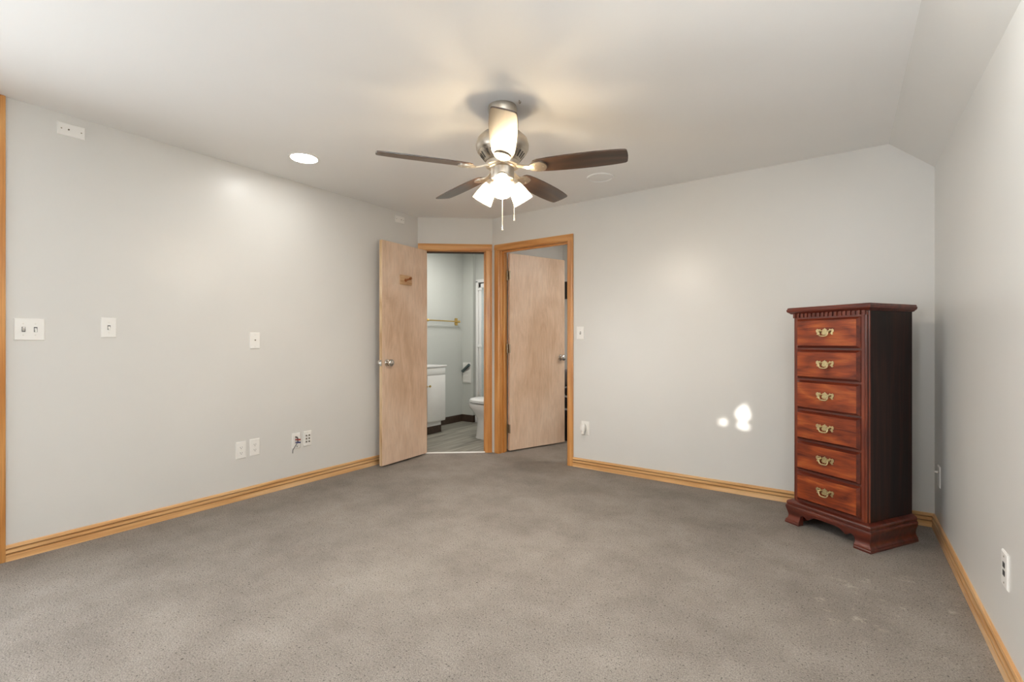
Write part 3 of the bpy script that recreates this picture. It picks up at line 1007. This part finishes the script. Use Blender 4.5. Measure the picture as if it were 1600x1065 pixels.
# light kit: three arms and glass shades
TILT = math.radians(35)
for k in range(3):
    a = math.radians(270 + 120 * k)
    rad = Vector((math.cos(a), math.sin(a), 0))
    ax = (rad * math.sin(TILT) + Vector((0, 0, -math.cos(TILT)))).normalized()
    neck = rad * 0.066 + Vector((0, 0, -0.395))
    mm = Matrix.Translation(neck) @ zrot_to(ax)
    arm = MB().tube([rad * 0.03 + Vector((0, 0, -0.379)), rad * 0.048 + Vector((0, 0, -0.381)), neck - ax * 0.012, neck + ax * 0.006], [0.012, 0.012, 0.014, 0.016], 14)
    arm.lathe([(0.0, -0.006), (0.024, -0.006), (0.028, 0.004), (0.030, 0.018), (0.0285, 0.020), (0.0, 0.020)], 28, mm)
    arm = arm.build('lamp_arm', M['nickel'], fan)
    prof = [(0.024, 0.008), (0.030, 0.016), (0.036, 0.030), (0.042, 0.050), (0.048, 0.075), (0.053, 0.098), (0.0565, 0.118)]
    inner = [(r - 0.003, z) for r, z in prof[::-1]]
    MB().lathe(prof + inner, 40, mm, closed=True).build('glass_shade', M['lamp_glass'], fan, smooth=60)
    b = MB().ball((0, 0, 0.068), 0.024, mm, (1, 1, 1.15))
    b.lathe([(0.011, 0.02), (0.012, 0.035), (0.018, 0.052)], 18, mm)
    b.build('bulb', M['bulb'], fan)
for x, y, zb in ((0.0, -0.02, -0.672), (0.064, 0.012, -0.612)):
    m = MB().tube([(x, y, -0.392 if x < 0.03 else -0.372), (x, y, zb + 0.03)], 0.0016, 8)
    if x > 0.03:
        m.tube([(0.050, y, -0.370), (x, y, -0.372)], 0.0016, 8)
    ch = m.build('pull_chain', M['chain'], fan)
    MB().lathe([(0.0, 0.032), (0.0025, 0.030), (0.003, 0.012), (0.0052, 0.006), (0.005, 0.001), (0.0, 0.0)], 14, Matrix.Translation((x, y, zb))).build('pull_bob', M['chain'], ch)

# ------------------------------------------------------------------ chest of drawers
CX, CY, CROT = -0.0885, 3.3255, math.radians(-32.6)
chest = thing('chest_of_drawers', (CX, CY, 0), CROT, 'tall narrow cherry chest of six drawers with brass handles, set across the corner', 'chest of drawers')
BWd, BD = 0.440, 0.395           # body width and depth
Y0 = 0.022                       # body front
HB = 0.150                       # base height
HT = 1.352
hw = BWd / 2
body = MB()
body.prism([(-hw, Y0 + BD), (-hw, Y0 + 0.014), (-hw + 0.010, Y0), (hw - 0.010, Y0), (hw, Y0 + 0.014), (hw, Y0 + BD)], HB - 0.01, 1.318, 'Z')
body.build('cabinet_body', M['shaded_side'], chest, smooth=0)
# face frame: stiles with a bead, rails
for sx in (-1, 1):
    st = MB()
    st.prism([(sx * a, b) for a, b in ((0.184, Y0 + 0.001), (0.184, Y0 - 0.004), (0.203, Y0 - 0.004), (0.205, Y0 - 0.001), (0.207, Y0 - 0.004), (0.212, Y0 - 0.001), (0.2145, Y0 + 0.004), (0.2125, Y0 + 0.007), (0.2195, Y0 + 0.011), (0.2215, Y0 + 0.018), (0.205, Y0 + 0.020))], HB - 0.005, 1.318)
    st.build('stile', M['cherry_z'], chest, smooth=0)
zrows = [(1.105, 1.280), (0.918, 1.092), (0.730, 0.905), (0.542, 0.717), (0.354, 0.528), (0.166, 0.340)]
zz = [1.318] + [z for r in zrows for z in (r[1], r[0])] + [HB - 0.002]
for k in range(0, len(zz), 2):
    MB().box(-0.185, 0.185, Y0 - 0.0025, Y0 + 0.002, zz[k + 1] - 0.004, zz[k] + 0.004).build('rail', M['cherry_base'], chest, smooth=0)

# base moulding with bracket feet: profile (outward offset, z)
BPROF = [(0.032, 0.0), (0.033, 0.010), (0.030, 0.015), (0.030, 0.022), (0.025, 0.027), (0.020, 0.036), (0.018, 0.048), (0.0195, 0.060), (0.024, 0.078), (0.029, 0.094), (0.0305, 0.106), (0.028, 0.113),
         (0.023, 0.117), (0.0255, 0.121), (0.026, 0.132), (0.022, 0.140), (0.010, 0.146), (0.0, 0.150)]


def prof_at(z):
    for (o0, z0), (o1, z1) in zip(BPROF, BPROF[1:]):
        if z0 <= z <= z1:
            return o0 + (o1 - o0) * (z - z0) / (z1 - z0)
    return 0.0


def base_mesh():
    m = MB()
    bm = m.bm
    # stations: (base point x, y, outward normal x, y, lower edge z)
    # scalloped lower edge of the front apron, left half mirrored
    cut = [(hw - 0.058, 0.0), (hw - 0.0581, 0.042), (hw - 0.062, 0.060), (hw - 0.074, 0.070), (hw - 0.088, 0.066), (hw - 0.100, 0.056), (hw - 0.112, 0.055), (hw - 0.122, 0.064), (hw - 0.140, 0.078), (hw - 0.165, 0.083)]
    st = []
    for yy in (Y0 + BD, Y0 + BD * 0.5, Y0 + 0.02):
        st.append((-hw, yy, -1, 0, 0.0))
    st.append((-hw, Y0, -1, -1, 0.0))
    for x, zl in cut:
        st.append((-x, Y0, 0, -1, zl))
    for x, zl in cut[::-1]:
        st.append((x, Y0, 0, -1, zl))
    st.append((hw, Y0, 1, -1, 0.0))
    for yy in (Y0 + 0.02, Y0 + BD * 0.5, Y0 + BD):
        st.append((hw, yy, 1, 0, 0.0))
    zs = [z for _, z in BPROF]
    cols = []
    for x, y, nx, ny, zl in st:
        col = []
        for z in zs:
            q = max(z, zl)
            o = prof_at(q)
            col.append(bm.verts.new((x + nx * o, y + ny * o, q)))
        inn = []
        for q in (0.149, zl):
            o = -0.010
            inn.append(bm.verts.new((x + nx * o, y + ny * o, q)))
        cols.append(col + inn)
    n = len(cols[0])
    for a, b in zip(cols, cols[1:]):
        for k in range(n):
            k2 = (k + 1) % n
            try:
                bm.faces.new([a[k], b[k], b[k2], a[k2]])
            except ValueError:
                pass
    bm.faces.new(cols[0]); bm.faces.new(cols[-1][::-1])
    bmesh.ops.remove_doubles(bm, verts=bm.verts, dist=1e-5)
    bmesh.ops.dissolve_degenerate(bm, dist=1e-6, edges=bm.edges)
    return m


base_mesh().build('base_moulding', M['cherry_base'], chest, smooth=28)
# crown: moulded top
TPROF = [(0.004, 1.312), (0.010, 1.314), (0.016, 1.320), (0.024, 1.326), (0.0265, 1.332), (0.027, 1.340), (0.023, 1.343), (0.0235, 1.347), (0.020, 1.352)]
tm = MB()
rings = []
for o, z in TPROF:
    rings.append([(-hw - o, Y0 + BD, z), (-hw - o, Y0 - o, z), (hw + o, Y0 - o, z), (hw + o, Y0 + BD, z)])
tm.loft(rings)
tm.build('top', M['cherry_base'], chest, smooth=20)
dn = MB()
dn.box(-hw + 0.002, hw - 0.002, Y0 - 0.004, Y0 + 0.004, 1.288, 1.316)
nd = 17
for k in range(nd):
    x = -hw + 0.004 + (BWd - 0.008) * (k + 0.5) / nd
    dn.box(x - 0.0060, x + 0.0060, Y0 - 0.014, Y0 - 0.003, 1.291, 1.314)
dn.build('dentil_moulding', M['cherry_z'], chest, smooth=0)

CEN = [(0, 0.027), (0.006, 0.020), (0.014, 0.017), (0.011, 0.009), (0.018, 0.002), (0.019, -0.008), (0.010, -0.014), (0.004, -0.011), (0, -0.016)]
WING = [(0.022, 0.010), (0.027, 0.021), (0.036, 0.018), (0.045, 0.022), (0.053, 0.015), (0.052, 0.004), (0.045, -0.002), (0.049, -0.010), (0.042, -0.014), (0.034, -0.007), (0.027, -0.003), (0.036, 0.003), (0.041, 0.009), (0.035, 0.013), (0.028, 0.008)]


def drawer(z0, z1, k):
    yb = Y0 - 0.004
    x0, x1 = -0.186, 0.186
    m = MB()
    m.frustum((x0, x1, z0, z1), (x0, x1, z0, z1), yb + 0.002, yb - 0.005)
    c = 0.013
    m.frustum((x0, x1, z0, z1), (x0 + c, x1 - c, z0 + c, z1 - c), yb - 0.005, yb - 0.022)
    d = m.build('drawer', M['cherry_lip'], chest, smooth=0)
    MB().box(x0 + c, x1 - c, yb - 0.0226, yb - 0.021, z0 + c, z1 - c).build('drawer_face', M['cherry_x'], d, smooth=0)
    zc = (z0 + z1) / 2 + 0.002
    yf = yb - 0.0226
    pm = MB()
    pm.prism([(x, zc + z) for x, z in CEN] + [(-x, zc + z) for x, z in CEN[-2:0:-1]], yf + 0.0003, yf - 0.0035, 'Y')
    for s_ in (-1, 1):
        pm.prism([(s_ * x, zc + z) for x, z in WING], yf + 0.0003, yf - 0.0035, 'Y')
        pm.box(min(s_ * 0.012, s_ * 0.028), max(s_ * 0.012, s_ * 0.028), yf - 0.003, yf + 0.0003, zc + 0.009, zc + 0.013)
        pm.tube([(s_ * 0.027, yf, zc + 0.006), (s_ * 0.027, yf - 0.014, zc + 0.006)], [0.0055, 0.0045], 12)
        pm.ball((s_ * 0.027, yf - 0.015, zc + 0.006), 0.006)
    pm.build('handle_plate', M['brass'], d, smooth=40)
    pts = []
    for i in range(15):
        t = i / 14
        a = PI * t
        x = -0.027 * math.copysign(abs(math.cos(a)) ** 0.55, math.cos(a))
        z = zc + 0.006 - 0.027 * math.sin(a) ** 0.75
        pts.append((x, yf - 0.015 - 0.004 * math.sin(a), z))
    MB().tube(pts, [0.0028 + 0.0014 * math.sin(PI * i / 14) for i in range(15)], 10).build('handle', M['brass'], d, smooth=60)
    return d


for k, (z0, z1) in enumerate(zrows):
    drawer(z0, z1, k)

# ------------------------------------------------------------------ bathroom
BX0 = -4.5
# dark vinyl base
m = MB()
m.box(BX0, BX0 + 0.006, 4.43, 5.16, 0, 0.10)
m.box(BX0 + 0.006, -4.294, 5.154, 5.16, 0, 0.10)
m.box(-4.30, -4.294, 5.16, 5.20, 0, 0.10)
structure(m.build('baseboard_bathroom', M['vinyl_base'], smooth=0), 'dark brown base along the bathroom walls', 'baseboard')
van = thing('bathroom_vanity', (BX0, 0, 0), 0, 'white vanity cabinet on the bathroom wall left of the towel bar', 'vanity')
VY0, VY1, VX = 3.45, 4.42, 0.36
MB().box(0.002, VX, VY0, VY1, 0.15, 0.825).build('cabinet_body', M['cabinet_white'], van, bevel=0.002)
MB().box(0.002, VX + 0.022, VY0 - 0.012, VY1 + 0.012, 0.825, 0.848, bevel=0.006).build('countertop', M['enamel'], van)
MB().box(0.002, VX - 0.055, VY0, VY1 - 0.02, 0.0, 0.15).build('plinth', M['cabinet_white'], van, smooth=0)
MB().box(VX - 0.055, VX - 0.049, VY0, VY1 - 0.02, 0.0, 0.09).build('vinyl_toe_strip', M['vinyl_base'], van, smooth=0)
MB().box(VX, VX + 0.016, VY0 + 0.02, VY1 - 0.012, 0.735, 0.815, bevel=0.003).build('drawer_front', M['cabinet_white'], van)
for y0, y1, ky in ((VY0 + 0.02, 3.765, 3.74), (3.772, 4.088, 4.06), (4.094, VY1 - 0.012, 4.118)):
    d = MB().box(VX, VX + 0.016, y0, y1, 0.165, 0.725, bevel=0.003).build('cabinet_door', M['cabinet_white'], van)
    MB().lathe([(0, 0), (0.006, 0), (0.006, 0.012), (0.014, 0.018), (0.013, 0.026), (0, 0.028)], 18, Matrix.Translation((VX + 0.016, ky, 0.60)) @ zrot_to((1, 0, 0))).build('knob', M['gold'], d)

tb = thing('towel_bar', (BX0, 4.72, 1.424), 0, 'brass towel bar on the bathroom wall above the vanity end', 'towel bar')
MB().tube([(0.062, -0.315, 0), (0.062, 0.315, 0)], 0.008, 14).build('bar', M['gold'], tb)
for y in (-0.305, 0.305):
    m = MB()
    m.prism([(y - 0.022, -0.05), (y + 0.022, -0.05), (y + 0.03, -0.02), (y + 0.022, 0.0), (y + 0.03, 0.02), (y + 0.022, 0.05), (y - 0.022, 0.05), (y - 0.03, 0.02), (y - 0.022, 0.0), (y - 0.03, -0.02)], 0, 0.010, 'X')
    m.tube([(0.006, y, 0), (0.05, y, 0)], [0.014, 0.011], 14)
    m.ball((0.062, y, 0), 0.018)
    m.build('bracket', M['gold'], tb)

rg = thing('wall_register', (-4.405, 5.16, 0.70), 0, 'white louvred panel with a dark diagonal bar on the bathroom wall', 'register')
m = MB()
m.box(-0.072, 0.072, -0.012, 0.0, -0.145, 0.145, bevel=0.003)
for k in range(14):
    z = -0.125 + k * 0.0185
    m.prism([(-0.0125, z), (-0.0125, z + 0.010), (-0.019, z + 0.002)], -0.060, 0.060, 'X')
m.build('louvre_panel', M['plate'], rg, smooth=0)
m = MB().tube([(-0.066, -0.030, 0.018), (0.064, -0.030, 0.118)], 0.020, 16)
m.build('diagonal_bar', M['slate'], rg)

sh = thing('shower_enclosure', (-4.27, 5.215, 0), 0, 'white framed shower door with misty glass at the bathroom end', 'shower')
MB().box(0.0, 0.038, -0.03, 0.03, 0.10, 2.0, bevel=0.004).build('frame_post', M['enamel'], sh)
MB().box(0.05, 0.088, -0.022, 0.022, 0.13, 1.96, bevel=0.004).build('door_stile', M['enamel'], sh)
MB().box(0.0, 1.27, -0.03, 0.03, 1.975, 2.02, bevel=0.004).build('top_rail', M['enamel'], sh)
MB().box(0.0, 1.27, -0.05, 0.05, 0.0, 0.10, bevel=0.01).build('curb', M['enamel'], sh)
MB().box(0.088, 0.70, -0.004, 0.004, 0.13, 1.90).build('glass_panel', M['frost'], sh, smooth=0)
MB().box(0.05, 0.70, -0.022, 0.022, 1.90, 1.96, bevel=0.004).build('door_rail', M['enamel'], sh)
MB().box(0.72, 1.27, -0.004, 0.004, 0.10, 1.975).build('fixed_panel', M['frost'], sh, smooth=0)
for z in (1.88, 1.08):
    MB().box(0.030, 0.110, -0.034, -0.020, z - 0.018, z + 0.018, bevel=0.003).build('bracket', M['enamel'], sh)


def oval(cx, cy, a, b, z, n=36, front=1.0, pw=1.0):
    r = []
    for k in range(n):
        t = 2 * PI * k / n
        c, s_ = math.cos(t), math.sin(t)
        aa = a * (front if c < 0 else 1.0)
        r.append((cx + aa * math.copysign(abs(c) ** pw, c), cy + b * math.copysign(abs(s_) ** pw, s_), z))
    return r


wc = thing('toilet', (-3.30, 4.42, 0), 0, 'white toilet half hidden by the bathroom door jamb', 'toilet')
# faces -x: tip at local x -0.40
m = MB()
m.loft([oval(-0.02, 0, 0.245, 0.115, 0.0, front=1.22, pw=0.8), oval(-0.02, 0, 0.24, 0.11, 0.02, front=1.20, pw=0.8), oval(-0.02, 0, 0.236, 0.108, 0.10, front=1.20, pw=0.85), oval(-0.02, 0, 0.23, 0.105, 0.20, front=1.20, pw=0.9),
        oval(-0.03, 0, 0.23, 0.112, 0.235, front=1.20), oval(-0.06, 0, 0.235, 0.145, 0.30, front=1.22), oval(-0.08, 0, 0.245, 0.175, 0.350, front=1.27), oval(-0.09, 0, 0.25, 0.184, 0.375, front=1.29), oval(-0.09, 0, 0.25, 0.184, 0.408, front=1.29),
        oval(-0.09, 0, 0.235, 0.170, 0.412, front=1.29)])
m.build('bowl', M['enamel'], wc, smooth=50)
m = MB()
m.loft([oval(-0.09, 0, 0.24, 0.178, 0.427, front=1.28), oval(-0.09, 0, 0.246, 0.184, 0.430, front=1.285), oval(-0.09, 0, 0.246, 0.184, 0.440, front=1.285), oval(-0.09, 0, 0.238, 0.178, 0.444, front=1.28)])
m.build('seat', M['enamel'], wc, smooth=50)
m = MB()
m.loft([oval(-0.09, 0, 0.24, 0.178, 0.446, front=1.27), oval(-0.09, 0, 0.244, 0.182, 0.450, front=1.27), oval(-0.09, 0, 0.238, 0.175, 0.464, front=1.26), oval(-0.09, 0, 0.20, 0.145, 0.474, front=1.25), oval(-0.09, 0, 0.08, 0.06, 0.478, front=1.2)])
m.build('lid', M['enamel'], wc, smooth=50)
MB().box(0.11, 0.295, -0.21, 0.21, 0.40, 0.74, bevel=0.025, seg=4).build('tank', M['enamel'], wc)
MB().box(0.10, 0.303, -0.22, 0.22, 0.738, 0.775, bevel=0.010, seg=3).build('tank_lid', M['enamel'], wc)
MB().box(-0.02, 0.24, -0.13, 0.13, 0.34, 0.405, bevel=0.02, seg=3).build('tank_shelf', M['enamel'], wc)

# ------------------------------------------------------------------ bedroom, seen through the gap beside its door
pn = thing('picture_panel', (-2.70, 5.3, 1.79), 0, 'black rectangular panel on the bedroom wall seen past the door edge', 'wall panel')
MB().box(-0.20, 0.20, -0.028, -0.001, -0.11, 0.11, bevel=0.003).build('frame', M['black'], pn)
MB().box(-0.185, 0.185, -0.030, -0.027, -0.095, 0.095).build('face', M['dark'], pn, smooth=0)
bd = thing('bed', (-2.15, 5.03, 0), 0, 'low bed under a dark patterned blanket seen through the door gap', 'bed')
MB().box(-0.75, 0.75, -0.23, 0.25, 0.0, 0.30, bevel=0.01).build('bed_base', M['black'], bd)
MB().box(-0.76, 0.76, -0.245, 0.26, 0.25, 0.62, bevel=0.05, seg=4).build('blanket', M['pattern'], bd)
m = MB()
m.box(-0.74, -0.15, -0.20, 0.22, 0.622, 0.80, bevel=0.07, seg=5)
tag(m.build('pillow', M['bed_grey'], loc=(-2.15, 5.03, 0.0)), 'grey pillow on the bed behind the bedroom door', 'pillow')
